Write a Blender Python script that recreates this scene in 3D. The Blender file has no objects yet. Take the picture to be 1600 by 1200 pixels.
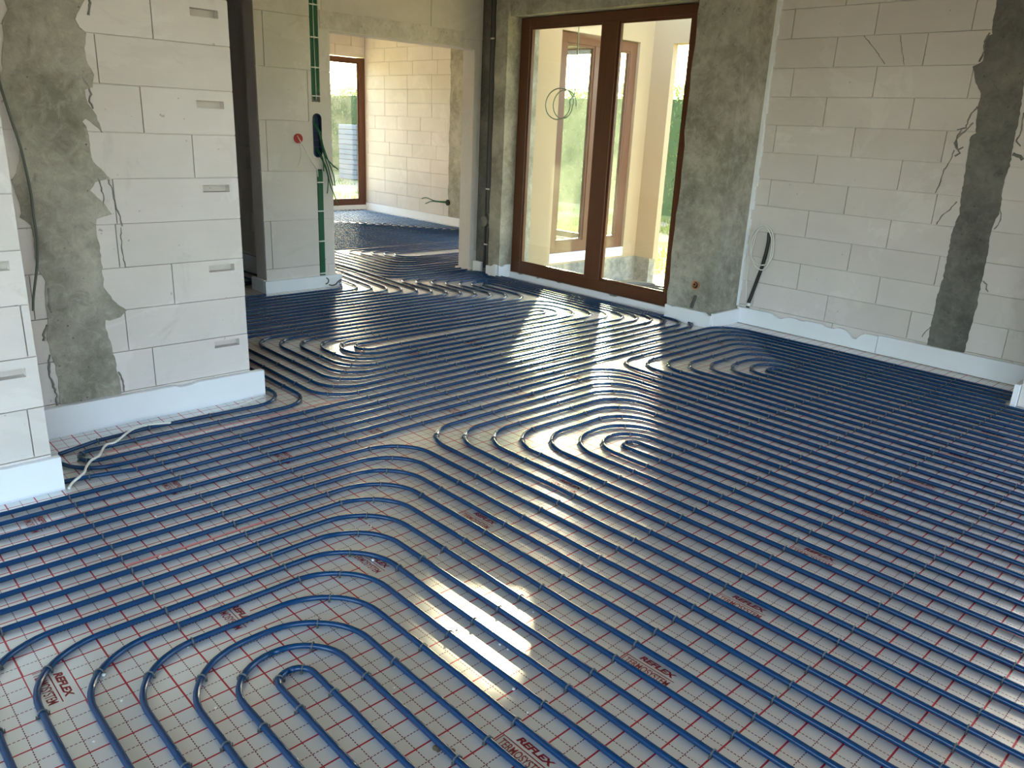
import bpy, bmesh, math, random
from mathutils import Vector, Matrix, noise
sc = bpy.context.scene
COL = sc.collection
random.seed(7)
PI = math.pi

# ------------------------------------------------------------------ camera, sky, sun, exposure
def make_camera():
    r = Vector((0.6843916, 0.72776789, 0.04429485))
    u = Vector((-0.25538501, 0.18237427, 0.94948308))
    d = Vector((-0.68292506, 0.66113049, -0.31067643))
    cd = bpy.data.cameras.new('camera'); cam = bpy.data.objects.new('camera', cd); COL.objects.link(cam)
    m = Matrix(((r.x, u.x, -d.x, 2.2684), (r.y, u.y, -d.y, -0.3043), (r.z, u.z, -d.z, 1.4797), (0, 0, 0, 1)))
    cam.matrix_world = m
    cd.sensor_fit = 'HORIZONTAL'; cd.sensor_width = 36.0; cd.lens = 36.0 * 1232.3 / 1600.0
    cd.clip_start = 0.05; cd.clip_end = 500
    sc.camera = cam
make_camera()

SUN_EL = math.radians(22.6)
SUN_AZ = math.atan2(-0.83, 1.0)           # from +Y towards -X
SUN_DIR = Vector((math.sin(SUN_AZ) * math.cos(SUN_EL), math.cos(SUN_AZ) * math.cos(SUN_EL), math.sin(SUN_EL)))
SKY_STRENGTH = 0.55
SUN_ENERGY = 18.0
w = bpy.data.worlds.new('sky'); sc.world = w; w.use_nodes = True
nt = w.node_tree; nt.nodes.clear()
out = nt.nodes.new('ShaderNodeOutputWorld'); bg = nt.nodes.new('ShaderNodeBackground')
sky = nt.nodes.new('ShaderNodeTexSky'); sky.sky_type = 'NISHITA'; sky.sun_disc = False
sky.sun_elevation = SUN_EL; sky.sun_rotation = SUN_AZ
sky.dust_density = 2.5; sky.air_density = 1.0; sky.ozone_density = 1.0; sky.altitude = 100
nt.links.new(sky.outputs[0], bg.inputs[0]); nt.links.new(bg.outputs[0], out.inputs[0])
bg.inputs[1].default_value = SKY_STRENGTH
sd = bpy.data.lights.new('sun', 'SUN'); sd.energy = SUN_ENERGY; sd.angle = math.radians(1.2); sd.color = (1.0, 0.80, 0.55)
so = bpy.data.objects.new('sun', sd); COL.objects.link(so); so.location = SUN_DIR * 30
so.rotation_euler = SUN_DIR.to_track_quat('Z', 'Y').to_euler()
sc.view_settings.view_transform = 'Standard'; sc.view_settings.look = 'None'
sc.view_settings.gamma = 1.0; sc.view_settings.use_curve_mapping = False
sc.view_settings.exposure = 1.95
try:
    sc.cycles.max_bounces = 10; sc.cycles.diffuse_bounces = 6; sc.cycles.glossy_bounces = 4
    sc.cycles.transparent_max_bounces = 16; sc.cycles.sample_clamp_indirect = 8.0
    sc.cycles.caustics_reflective = False; sc.cycles.caustics_refractive = False
except Exception:
    pass

# ------------------------------------------------------------------ node helpers
def mat(name):
    m = bpy.data.materials.new(name); m.use_nodes = True
    n = m.node_tree.nodes; b = n['Principled BSDF']
    return m, m.node_tree, b
def node(nt, typ, **kw):
    n = nt.nodes.new(typ)
    for k, v in kw.items(): setattr(n, k, v)
    return n
def math_n(nt, op, a, b=None, c=None):
    n = nt.nodes.new('ShaderNodeMath'); n.operation = op
    for i, v in enumerate((a, b, c)):
        if v is None: continue
        if isinstance(v, (int, float)): n.inputs[i].default_value = v
        else: nt.links.new(v, n.inputs[i])
    return n.outputs[0]
def mixc(nt, f, a, b, typ='MIX'):
    n = nt.nodes.new('ShaderNodeMix'); n.data_type = 'RGBA'; n.blend_type = typ
    if isinstance(f, (int, float)): n.inputs[0].default_value = f
    else: nt.links.new(f, n.inputs[0])
    for s, v in ((6, a), (7, b)):
        if isinstance(v, tuple): n.inputs[s].default_value = (*v, 1)
        else: nt.links.new(v, n.inputs[s])
    return n.outputs[2]
def ramp(nt, fac, stops):
    n = nt.nodes.new('ShaderNodeValToRGB'); nt.links.new(fac, n.inputs[0])
    el = n.color_ramp.elements
    while len(el) < len(stops): el.new(0.5)
    for e, (p, c) in zip(el, stops):
        e.position = p; e.color = (*c, 1) if isinstance(c, tuple) else (c, c, c, 1)
    return n.outputs[0]
def objco(nt):
    return nt.nodes.new('ShaderNodeTexCoord').outputs['Object']
def noise_n(nt, co, scale, detail=4, rough=0.55, dist=0.0):
    n = nt.nodes.new('ShaderNodeTexNoise'); nt.links.new(co, n.inputs['Vector'])
    n.inputs['Scale'].default_value = scale; n.inputs['Detail'].default_value = detail
    n.inputs['Roughness'].default_value = rough; n.inputs['Distortion'].default_value = dist
    return n.outputs['Fac']
def bump(nt, b, h, strength, dist=0.01):
    n = nt.nodes.new('ShaderNodeBump'); n.inputs['Strength'].default_value = strength; n.inputs['Distance'].default_value = dist
    nt.links.new(h, n.inputs['Height']); nt.links.new(n.outputs[0], b.inputs['Normal'])
def simple(name, col, rough=0.5, metal=0.0, var=0.0, scale=20, spec=0.5, bmp=0.0):
    m, nt, b = mat(name)
    b.inputs['Roughness'].default_value = rough; b.inputs['Metallic'].default_value = metal
    b.inputs['Specular IOR Level'].default_value = spec
    co = objco(nt); n = noise_n(nt, co, scale)
    lo = tuple(c * (1 - var) for c in col); hi = tuple(min(1, c * (1 + var)) for c in col)
    nt.links.new(mixc(nt, n, lo, hi), b.inputs['Base Color'])
    if bmp: bump(nt, b, n, bmp, 0.003)
    return m

# ------------------------------------------------------------------ materials
def m_foil():
    m, nt, b = mat('grid_foil')
    co = objco(nt)
    sep = nt.nodes.new('ShaderNodeSeparateXYZ'); nt.links.new(co, sep.inputs[0])
    X = math_n(nt, 'MULTIPLY', sep.outputs[0], 10.0); Y = math_n(nt, 'MULTIPLY', sep.outputs[1], 10.0)
    def dist(v, off):           # distance to nearest (integer + off), in decimetres
        a = math_n(nt, 'ADD', v, 0.5 - off); f = math_n(nt, 'FRACT', a); return math_n(nt, 'ABSOLUTE', math_n(nt, 'SUBTRACT', f, 0.5))
    def below(v, t): return math_n(nt, 'LESS_THAN', v, t)
    def dash(v):                # 5 mm dashes
        return math_n(nt, 'LESS_THAN', math_n(nt, 'FRACT', math_n(nt, 'MULTIPLY', v, 10.0)), 0.68)
    solidX = below(dist(X, 0.0), 0.026); solidY = below(dist(Y, 0.0), 0.025)
    dashX = math_n(nt, 'MULTIPLY', below(dist(X, 0.5), 0.014), dash(Y))
    dashY = math_n(nt, 'MULTIPLY', below(dist(Y, 0.5), 0.014), dash(X))
    # printed marks occupy two squares by one and carry no grid
    def cell(xc, y0):
        dx = math_n(nt, 'ABSOLUTE', math_n(nt, 'SUBTRACT', X, xc))
        inx = below(dx, 0.985)
        yy = math_n(nt, 'MULTIPLY', math_n(nt, 'FRACT', math_n(nt, 'DIVIDE', math_n(nt, 'SUBTRACT', Y, y0 - 0.985 / 2), 5.03)), 5.03)
        iny = below(yy, 0.985)
        return math_n(nt, 'MULTIPLY', inx, iny)
    mask = math_n(nt, 'MAXIMUM', cell(12.0, 3.45), math_n(nt, 'MAXIMUM', cell(2.0, 0.5), cell(-8.0, 2.5)))
    lines = math_n(nt, 'MAXIMUM', math_n(nt, 'MAXIMUM', solidX, solidY), math_n(nt, 'MAXIMUM', dashX, dashY))
    lines = math_n(nt, 'MULTIPLY', lines, math_n(nt, 'SUBTRACT', 1.0, mask))
    n1 = noise_n(nt, co, 1.3, 5, 0.6); n2 = noise_n(nt, co, 9.0, 5, 0.6)
    base = mixc(nt, n1, (0.67, 0.69, 0.68), (0.80, 0.82, 0.81))
    spots = ramp(nt, noise_n(nt, co, 14.0, 3, 0.5), [(0.755, 0.0), (0.775, 1.0)])
    base = mixc(nt, math_n(nt, 'MULTIPLY', spots, 0.6), base, (0.16, 0.14, 0.10))
    red = mixc(nt, n2, (0.34, 0.006, 0.018), (0.55, 0.012, 0.030))
    solid = math_n(nt, 'MAXIMUM', solidX, solidY)
    red = mixc(nt, solid, (0.17, 0.012, 0.018), red)
    nt.links.new(mixc(nt, lines, base, red), b.inputs['Base Color'])
    b.inputs['Roughness'].default_value = 0.34; b.inputs['Metallic'].default_value = 0.32; b.inputs['Specular IOR Level'].default_value = 0.8; b.inputs['Coat Weight'].default_value = 0.5; b.inputs['Coat Roughness'].default_value = 0.42
    nt.links.new(ramp(nt, n2, [(0.3, 0.19), (0.75, 0.27)]), b.inputs['Roughness'])
    h = math_n(nt, 'ADD', math_n(nt, 'MULTIPLY', noise_n(nt, co, 3.0, 2, 0.4), 1.0), math_n(nt, 'MULTIPLY', noise_n(nt, co, 14.0, 1, 0.4), 0.16))
    bump(nt, b, h, 0.40, 0.012)
    return m
def m_block():
    m, nt, b = mat('aerated_block')
    co = objco(nt)
    at = nt.nodes.new('ShaderNodeAttribute'); at.attribute_name = 'tone'
    n1 = noise_n(nt, co, 2.2, 5, 0.6); n2 = noise_n(nt, co, 60, 3, 0.6)
    mp = nt.nodes.new('ShaderNodeMapping'); nt.links.new(co, mp.inputs[0]); mp.inputs['Scale'].default_value = (1.5, 1.5, 45)
    n3 = noise_n(nt, mp.outputs[0], 2.5, 3, 0.5)
    c = mixc(nt, n1, (0.60, 0.56, 0.535), (0.80, 0.755, 0.725))
    smear = ramp(nt, noise_n(nt, co, 1.7, 6, 0.68, 0.8), [(0.56, 0.0), (0.60, 1.0)])
    c = mixc(nt, math_n(nt, 'MULTIPLY', smear, 0.35), c, (0.84, 0.81, 0.79))
    grime = ramp(nt, noise_n(nt, co, 3.1, 7, 0.7, 1.0), [(0.60, 0.0), (0.70, 1.0)])
    c = mixc(nt, math_n(nt, 'MULTIPLY', grime, 0.35), c, (0.46, 0.42, 0.38))
    c = mixc(nt, at.outputs['Fac'], c, (0.50, 0.455, 0.41))
    c = mixc(nt, math_n(nt, 'MULTIPLY', n3, 0.22), c, (0.5, 0.48, 0.44))
    pits = ramp(nt, noise_n(nt, co, 30, 2, 0.5), [(0.745, 0.0), (0.765, 1.0)])
    c = mixc(nt, math_n(nt, 'MULTIPLY', pits, 0.6), c, (0.25, 0.23, 0.2))
    nt.links.new(c, b.inputs['Base Color']); b.inputs['Roughness'].default_value = 0.92
    b.inputs['Specular IOR Level'].default_value = 0.15
    bump(nt, b, math_n(nt, 'ADD', n2, n3), 0.25, 0.002)
    return m
def m_concrete(name, lo, hi, sc_=3.0):
    m, nt, b = mat(name)
    co = objco(nt)
    n1 = noise_n(nt, co, sc_, 8, 0.62, 0.3); n2 = noise_n(nt, co, 45, 4, 0.6)
    c = ramp(nt, n1, [(0.34, lo), (0.52, tuple((a + b_) / 2 for a, b_ in zip(lo, hi))), (0.68, hi)])
    fine = noise_n(nt, co, 16, 8, 0.75, 0.6)
    c = mixc(nt, ramp(nt, fine, [(0.5, 0.0), (0.72, 0.55)]), c, tuple(min(1, x * 1.25) for x in hi))
    c = mixc(nt, ramp(nt, fine, [(0.30, 0.6), (0.46, 0.0)]), c, tuple(x * 0.6 for x in lo))
    v = nt.nodes.new('ShaderNodeTexVoronoi'); v.inputs['Scale'].default_value = 22; nt.links.new(co, v.inputs['Vector'])
    pits = ramp(nt, v.outputs['Distance'], [(0.06, 1.0), (0.12, 0.0)])
    gate = ramp(nt, noise_n(nt, co, 9, 2), [(0.48, 0.0), (0.55, 1.0)])
    c = mixc(nt, math_n(nt, 'MULTIPLY', math_n(nt, 'MULTIPLY', pits, gate), 0.8), c, tuple(x * 0.3 for x in lo))
    nt.links.new(c, b.inputs['Base Color']); b.inputs['Roughness'].default_value = 0.85
    b.inputs['Specular IOR Level'].default_value = 0.25
    bump(nt, b, math_n(nt, 'ADD', math_n(nt, 'MULTIPLY', fine, 1.2), n2), 0.6, 0.008)
    return m
def m_wood():
    m, nt, b = mat('stained_wood')
    co = objco(nt); mp = nt.nodes.new('ShaderNodeMapping'); nt.links.new(co, mp.inputs[0]); mp.inputs['Scale'].default_value = (30, 30, 2)
    n = noise_n(nt, mp.outputs[0], 2, 6, 0.6)
    nt.links.new(mixc(nt, n, (0.066, 0.021, 0.008), (0.15, 0.049, 0.016)), b.inputs['Base Color'])
    b.inputs['Roughness'].default_value = 0.38
    return m
def m_glass():
    m = bpy.data.materials.new('window_glass'); m.use_nodes = True; nt = m.node_tree; nt.nodes.clear()
    o = nt.nodes.new('ShaderNodeOutputMaterial'); tr = nt.nodes.new('ShaderNodeBsdfTransparent'); tr.inputs[0].default_value = (0.93, 0.97, 0.92, 1)
    gl = nt.nodes.new('ShaderNodeBsdfGlossy'); gl.inputs['Roughness'].default_value = 0.01
    fr = nt.nodes.new('ShaderNodeFresnel'); fr.inputs[0].default_value = 1.5
    ge = nt.nodes.new('ShaderNodeNewGeometry'); ff = math_n(nt, 'MULTIPLY', fr.outputs[0], math_n(nt, 'SUBTRACT', 1.0, ge.outputs['Backfacing']))
    mx = nt.nodes.new('ShaderNodeMixShader'); nt.links.new(ff, mx.inputs[0]); nt.links.new(tr.outputs[0], mx.inputs[1]); nt.links.new(gl.outputs[0], mx.inputs[2])
    df = nt.nodes.new('ShaderNodeBsdfTranslucent'); df.inputs[0].default_value = (0.85, 0.85, 0.8, 1)
    mx2 = nt.nodes.new('ShaderNodeMixShader')
    co = objco(nt); d = ramp(nt, noise_n(nt, co, 3, 5, 0.7), [(0.3, 0.004), (0.8, 0.022)])
    nt.links.new(d, mx2.inputs[0]); nt.links.new(mx.outputs[0], mx2.inputs[1]); nt.links.new(df.outputs[0], mx2.inputs[2])
    nt.links.new(mx2.outputs[0], o.inputs[0])
    return m
def m_ground():
    m, nt, b = mat('garden_ground')
    co = objco(nt); n1 = noise_n(nt, co, 0.7, 5, 0.6); n2 = noise_n(nt, co, 8, 5, 0.65)
    g = mixc(nt, n2, (0.10, 0.14, 0.03), (0.30, 0.32, 0.09)); d = mixc(nt, n2, (0.22, 0.17, 0.10), (0.42, 0.33, 0.22))
    f = ramp(nt, math_n(nt, 'ADD', math_n(nt, 'MULTIPLY', n1, 0.7), math_n(nt, 'MULTIPLY', n2, 0.3)), [(0.44, 0.0), (0.56, 1.0)])
    nt.links.new(mixc(nt, f, g, d), b.inputs['Base Color']); b.inputs['Roughness'].default_value = 0.95
    bump(nt, b, n2, 0.8, 0.03)
    return m
def m_leaf(name, lo, hi):
    m, nt, b = mat(name)
    at = nt.nodes.new('ShaderNodeAttribute'); at.attribute_name = 'tone'
    c = mixc(nt, at.outputs['Fac'], lo, hi)
    nt.links.new(c, b.inputs['Base Color']); b.inputs['Roughness'].default_value = 0.6
    tl = nt.nodes.new('ShaderNodeBsdfTranslucent'); nt.links.new(c, tl.inputs[0])
    mx = nt.nodes.new('ShaderNodeMixShader'); mx.inputs[0].default_value = 0.5
    o = nt.nodes['Material Output']; nt.links.new(b.outputs[0], mx.inputs[1]); nt.links.new(tl.outputs[0], mx.inputs[2]); nt.links.new(mx.outputs[0], o.inputs[0])
    return m
M = dict(
    foil=m_foil(), block=m_block(),
    mortar=simple('mortar', (0.20, 0.19, 0.175), 0.95, var=0.2),
    thin_mortar=m_concrete('thin_mortar', (0.17, 0.165, 0.15), (0.32, 0.31, 0.28), 8),
    concrete=m_concrete('cast_concrete', (0.23, 0.22, 0.18), (0.47, 0.45, 0.38)),
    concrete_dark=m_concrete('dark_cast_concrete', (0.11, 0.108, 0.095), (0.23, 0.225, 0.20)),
    render=m_concrete('smooth_mortar_band', (0.52, 0.49, 0.45), (0.68, 0.64, 0.59), 4),
    plaster=simple('cream_facade', (0.38, 0.285, 0.18), 0.9, var=0.06, scale=3),
    ceiling=simple('bare_ceiling', (0.58, 0.50, 0.41), 0.9, var=0.1, scale=4),
    foam=simple('white_foam_board', (0.80, 0.83, 0.87), 0.75, var=0.03, scale=12, spec=0.2),
    wood=m_wood(), glass=m_glass(), ground=m_ground(),
    hole_shade=simple('painted_hole_shade', (0.02, 0.018, 0.016), 0.7, var=0.2),  # near-black colour standing in for the shade inside small holes
    pipe=simple('blue_heating_pipe', (0.0012, 0.034, 0.105), 0.23, var=0.1, scale=5, spec=0.45),
    clip=simple('grey_plastic', (0.07, 0.078, 0.075), 0.35, var=0.25),
    clip_white=simple('white_plastic', (0.75, 0.75, 0.72), 0.45, var=0.05),
    green=simple('green_cable_jacket', (0.008, 0.115, 0.045), 0.45, var=0.2),
    cable_white=simple('white_cable_jacket', (0.72, 0.72, 0.68), 0.45, var=0.05),
    cable_grey=simple('grey_cable_jacket', (0.10, 0.11, 0.09), 0.5, var=0.1),
    cable_sage=simple('sage_cable_jacket', (0.16, 0.22, 0.14), 0.5, var=0.1),
    black=simple('black_plastic', (0.015, 0.015, 0.016), 0.45, var=0.2),
    pvc=simple('dark_grey_pvc', (0.055, 0.055, 0.055), 0.4, var=0.1),
    navy=simple('navy_plastic_box', (0.012, 0.03, 0.085), 0.4, var=0.1),
    redp=simple('red_plastic', (0.45, 0.02, 0.015), 0.45, var=0.15),
    orange=simple('orange_plastic', (0.42, 0.16, 0.06), 0.5, var=0.1),
    copper=simple('copper', (0.5, 0.22, 0.12), 0.3, metal=1.0, var=0.1),
    print_red=simple('red_print', (0.22, 0.008, 0.016), 0.5, var=0.2, scale=60),
    seam=simple('seam_tape', (0.72, 0.25, 0.25), 0.3, var=0.15, spec=0.6),
    crumb=simple('foam_crumbs', (0.85, 0.87, 0.88), 0.7, var=0.05),
    dirt=simple('dirt_clod', (0.13, 0.10, 0.065), 0.95, var=0.3),
    leaf=m_leaf('hedge_leaf', (0.06, 0.115, 0.035), (0.22, 0.32, 0.09)),
    grass=m_leaf('grass_blade', (0.10, 0.15, 0.02), (0.34, 0.37, 0.07)),
    grey_paver=simple('grey_paver', (0.17, 0.18, 0.21), 0.8, var=0.15),
)

# ------------------------------------------------------------------ mesh helpers
def tag(o, label=None, cat=None, group=None, kind=None):
    if label: o['label'] = label
    if cat: o['category'] = cat
    if group: o['group'] = group
    if kind: o['kind'] = kind
    return o
def link(name, me, m, parent=None, loc=None):
    o = bpy.data.objects.new(name, me); COL.objects.link(o)
    if m is not None: me.materials.append(m)
    if loc: o.location = loc
    if parent is not None:
        o.parent = parent
        if not loc: o.location = -parent.location if parent.get('_abs') else (0, 0, 0)
    return o
def empty(name, loc=(0, 0, 0)):
    o = bpy.data.objects.new(name, None); COL.objects.link(o); o.location = loc; o['_abs'] = 1
    return o
class MB:
    """collects shapes in world coordinates and links them as one mesh"""
    def __init__(s): s.v = []; s.f = []; s.t = []; s.smooth = []
    def add(s, vs, fs, tone=0.0, smooth=False):
        b = len(s.v); s.v += [tuple(v) for v in vs]
        for f in fs: s.f.append(tuple(i + b for i in f)); s.t.append(tone); s.smooth.append(smooth)
    def box(s, a, b, tone=0.0, bev=0.0):
        x0, y0, z0 = (min(a[i], b[i]) for i in range(3)); x1, y1, z1 = (max(a[i], b[i]) for i in range(3))
        if bev <= 0:
            vs = [(x0, y0, z0), (x1, y0, z0), (x1, y1, z0), (x0, y1, z0), (x0, y0, z1), (x1, y0, z1), (x1, y1, z1), (x0, y1, z1)]
            s.add(vs, [(0, 3, 2, 1), (4, 5, 6, 7), (0, 1, 5, 4), (1, 2, 6, 5), (2, 3, 7, 6), (3, 0, 4, 7)], tone)
        else:
            bm = bmesh.new(); bmesh.ops.create_cube(bm, size=1)
            for v in bm.verts: v.co = Vector(((x0 + x1) / 2 + v.co.x * (x1 - x0), (y0 + y1) / 2 + v.co.y * (y1 - y0), (z0 + z1) / 2 + v.co.z * (z1 - z0)))
            bmesh.ops.bevel(bm, geom=list(bm.edges), offset=bev, segments=1, affect='EDGES')
            s.bm(bm, tone)
    def bm(s, bm, tone=0.0, smooth=False):
        bm.verts.index_update()
        s.add([v.co[:] for v in bm.verts], [tuple(v.index for v in f.verts) for f in bm.faces], tone, smooth); bm.free()
    def tube(s, pts, r, seg=8, caps=True, flat=1.0):
        pts = [Vector(p) for p in pts]; n = len(pts); rings = []
        up = Vector((0, 0, 1)); prev = None
        for i, p in enumerate(pts):
            t = (pts[min(i + 1, n - 1)] - pts[max(i - 1, 0)])
            if t.length < 1e-9: t = Vector((0, 0, 1))
            t.normalize()
            if prev is None: a = t.cross(up if abs(t.z) < 0.9 else Vector((1, 0, 0)))
            else: a = prev - t * prev.dot(t)
            if a.length < 1e-6: a = t.cross(Vector((1, 0, 0)))
            a.normalize(); prev = a; b = a.cross(t)
            rr = r(i / (n - 1)) if callable(r) else r
            rings.append([p + a * (math.cos(2 * PI * k / seg) * rr) + b * (math.sin(2 * PI * k / seg) * rr * flat) for k in range(seg)])
        vs = [v for ring in rings for v in ring]; fs = []
        for i in range(n - 1):
            for k in range(seg):
                k2 = (k + 1) % seg; fs.append((i * seg + k, i * seg + k2, (i + 1) * seg + k2, (i + 1) * seg + k))
        s.add(vs, fs, 0, True)
        if caps: s.add(rings[0], [tuple(range(seg))]); s.add(rings[-1], [tuple(reversed(range(seg)))])
    def mesh(s, name):
        me = bpy.data.meshes.new(name); me.from_pydata(s.v, [], s.f); me.update()
        if any(s.t):
            a = me.attributes.new('tone', 'FLOAT', 'FACE'); a.data.foreach_set('value', s.t)
        me.polygons.foreach_set('use_smooth', s.smooth)
        return me
    def build(s, name, m, parent=None, fix=True):
        me = s.mesh(name)
        if fix:
            b = bmesh.new(); b.from_mesh(me); bmesh.ops.recalc_face_normals(b, faces=b.faces); b.to_mesh(me); b.free()
        return link(name, me, m, parent)
def struct(o): o['kind'] = 'structure'; return o

# plane frames: 'X' plane (wall face looks along +X): u = Y ; 'Y' plane (face looks along -Y): u = X
def P3(axis, pos, u, z, out=0.0):
    return (pos + out, u, z) if axis == 'X' else (u, pos - out, z)

CS = 0.2035
def block_wall(name, axis, pos, u0, u1, z1, thick, zj=0.152, ch=CS, bl=0.62, offs=(0.0,), holes=(), back_dir=1, extra=(), pockets=(), parent=None, tone_rng=(0.0, 0.35), seed=0, top_tone=0.0):
    """aerated block wall; every course is a row of thin face slabs in front of a mortar core. holes = (u0,u1,z0,z1)"""
    rnd = random.Random(seed + 11)
    FD = 0.013; g = 0.0021
    faces = MB(); core = MB()
    cut = list(holes) + list(pockets)
    us = sorted(set([u0, u1] + [h[i] for h in cut for i in (0, 1) if u0 < h[i] < u1]))
    zs = sorted(set([0, z1] + [h[i] for h in cut for i in (2, 3) if 0 < h[i] < z1]))
    for a, b in zip(us[:-1], us[1:]):
        for c, d in zip(zs[:-1], zs[1:]):
            mu, mz = (a + b) / 2, (c + d) / 2
            if any(h[0] < mu < h[1] and h[2] < mz < h[3] for h in cut): continue
            core.box(P3(axis, pos, a, c, -FD), P3(axis, pos, b, d, -thick))
    for (pa, pb, pc, pd) in pockets:      # hand pocket with a sunk back
        core.box(P3(axis, pos, pa, pc, -0.045), P3(axis, pos, pb, pd, -thick), 0.5)
    def slab(a, b, c, d, tone):
        if b - a < 0.012 or d - c < 0.012: return
        rects = [(a, b, c, d)]
        for h in list(holes) + list(pockets):
            new = []
            for (ra, rb, rc, rd) in rects:
                if h[1] <= ra or h[0] >= rb or h[3] <= rc or h[2] >= rd: new.append((ra, rb, rc, rd)); continue
                if h[0] > ra: new.append((ra, h[0], rc, rd))
                if h[1] < rb: new.append((h[1], rb, rc, rd))
                m0, m1 = max(ra, h[0]), min(rb, h[1])
                if h[2] > rc: new.append((m0, m1, rc, h[2]))
                if h[3] < rd: new.append((m0, m1, h[3], rd))
            rects = new
        single = len(rects) == 1
        for (ra, rb, rc, rd) in rects:
            if rb - ra < 0.002 or rd - rc < 0.002: continue
            jit = rnd.uniform(-0.0012, 0.0008)
            faces.box(P3(axis, pos, ra, rc, jit if single else 0), P3(axis, pos, rb, rd, -FD - 0.001), tone, 0.0009 if single else 0)
    z = zj - ch; i = 0
    while z < z1:
        c, d = max(z, 0) + g, min(z + ch, z1) - g
        off = offs[i % len(offs)]
        k0 = math.floor((u0 - off) / bl)
        u = off + k0 * bl
        while u < u1:
            a, b = max(u, u0) + g, min(u + bl, u1) - g
            slab(a, b, c, d, max(0.001, rnd.uniform(*tone_rng) ** 1.1 + 0.001))
            u += bl
        z += ch; i += 1
    root = empty(name)
    if parent is None: struct(root)
    f = faces.build('block_face', M['block'], root); c = core.build('wall_core', M['block'], root)
    return root

# ------------------------------------------------------------------ floor, ceiling
fl = MB(); fl.box((-9.84, -5.2, -0.2), (5.24, 5.57, 0.0)); fl.box((-9.84, 5.57, -0.2), (-3.98, 7.6, 0.0)); floor = struct(fl.build('floor', M['foil']))
cl = MB(); cl.box((-9.9, -5.2, 2.78), (5.4, 5.6, 2.95)); cl.box((-9.9, 5.6, 2.78), (-3.88, 7.7, 2.84)); struct(cl.build('ceiling', M['ceiling']))

# printed marks on the foil
def text_mesh(body, size):
    cu = bpy.data.curves.new('t', 'FONT'); cu.body = body; cu.size = size; cu.align_x = 'CENTER'; cu.align_y = 'CENTER'
    cu.offset = 0.0022 if body == 'REFLEX' else 0.0007
    o = bpy.data.objects.new('t', cu); COL.objects.link(o)
    dg = bpy.context.evaluated_depsgraph_get(); me = bpy.data.meshes.new_from_object(o.evaluated_get(dg))
    bpy.data.objects.remove(o); bpy.data.curves.remove(cu)
    xs = [v.co.x for v in me.vertices]; ys = [v.co.y for v in me.vertices]
    return me, max(xs) - min(xs), max(ys) - min(ys)
mk = MB()
for body, sz, W, H, cx, cy in (('REFLEX', 0.05, 0.118, 0.021, 0.008, 0.0225), ('TERMOSYSTEM', 0.05, 0.152, 0.026, 0.0, -0.0185)):
    me, wd, ht = text_mesh(body, sz)
    mk.add([(v.co.x / wd * W + cx + (0.25 * v.co.y * H / ht if body == 'REFLEX' else 0), v.co.y / ht * H + cy, 0) for v in me.vertices], [tuple(p.vertices) for p in me.polygons])
mk.add([(-0.088, 0.002, 0), (0.082, 0.002, 0), (0.082, 0.0048, 0), (-0.088, 0.0048, 0)], [(0, 1, 2, 3)])
mk.add([(-0.085, -0.03, 0), (-0.082, -0.03, 0), (-0.082, 0.002, 0), (-0.085, 0.002, 0)], [(0, 1, 2, 3)])
mark_me = mk.mesh('printed_mark'); mark_me.materials.append(M['print_red'])
marks = []
for xc, y0, lo, hi in ((1.19, 0.345, -1, 10), (0.19, 0.05, 0, 5), (-0.81, 0.25, 0, 10), (-1.83, 2.75, 0, 5)):
    for k in range(lo, hi):
        y = y0 + 0.503 * k
        if y > 5.1: continue
        o = bpy.data.objects.new('printed_mark', mark_me); COL.objects.link(o); o.location = (xc, y, 0.0006); o.parent = floor; marks.append(o)

# ------------------------------------------------------------------ walls
ZT = 2.78
# right wall (faces the room along -Y)
block_wall('wall_right', 'Y', 5.57, -1.30, 1.13, ZT, 0.24, zj=0.152, offs=(-0.3, -0.37, -0.63, -0.26, -0.63, -0.36, -0.63, -0.38, -0.63, -0.30, -0.62, -0.36, -0.6, -0.3), seed=3)
# left wall stub and nearer wall
block_wall('wall_left', 'X', -1.68, 0.25, 1.52, ZT, 0.24, zj=0.152, offs=(0.7, 1.02, 0.91, 1.15, 0.91, 0.92, 0.68, 1.08, 0.91, 1.16, 0.91, 1.2, 0.9, 1.1), seed=5,
           pockets=[(1.335, 1.47, z - 0.035, z) for z in (0.335, 0.737, 1.135, 1.53, 1.935, 2.34)], tone_rng=(0, 0.25))
block_wall('wall_near', 'X', -1.075, -3.9, 0.39, ZT, 0.845, zj=0.152, offs=(0.15, 0.33, 0.0, 0.36, 0.1), seed=8,
           pockets=[(0.20, 0.345, z - 0.035, z) for z in (0.52, 0.93, 1.34, 1.75)], tone_rng=(0.1, 0.4))
# partition with the opening to the far room; the wall end beside the opening
OP = (3.52, 5.145, -0.1, 2.175)
block_wall('wall_partition', 'X', -4.1, 2.84, 5.24, ZT, 0.18, zj=0.205, ch=0.411, bl=1.15, offs=(3.45, 2.903 - 1.15 * 2, 3.9, 2.904 - 1.15, 3.45 - 0.15, 4.068), holes=[OP, (3.335, 3.415, 1.60, 2.8), (3.335, 3.42, 1.14, 1.51), (3.36, 3.42, 0.08, 1.045)], seed=2, tone_rng=(0.05, 0.3))
mb = MB(); mb.box((-4.105, 3.43, 2.185), (-4.094, 5.0, 2.325)); struct(mb.build('trim_1', M['render']))
# wall behind the partition, closing the corridor
block_wall('wall_corridor', 'Y', 3.30, -9.6, -4.322, ZT, 0.24, zj=0.152, offs=(0.1, 0.4, 0.25), seed=4)
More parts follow.
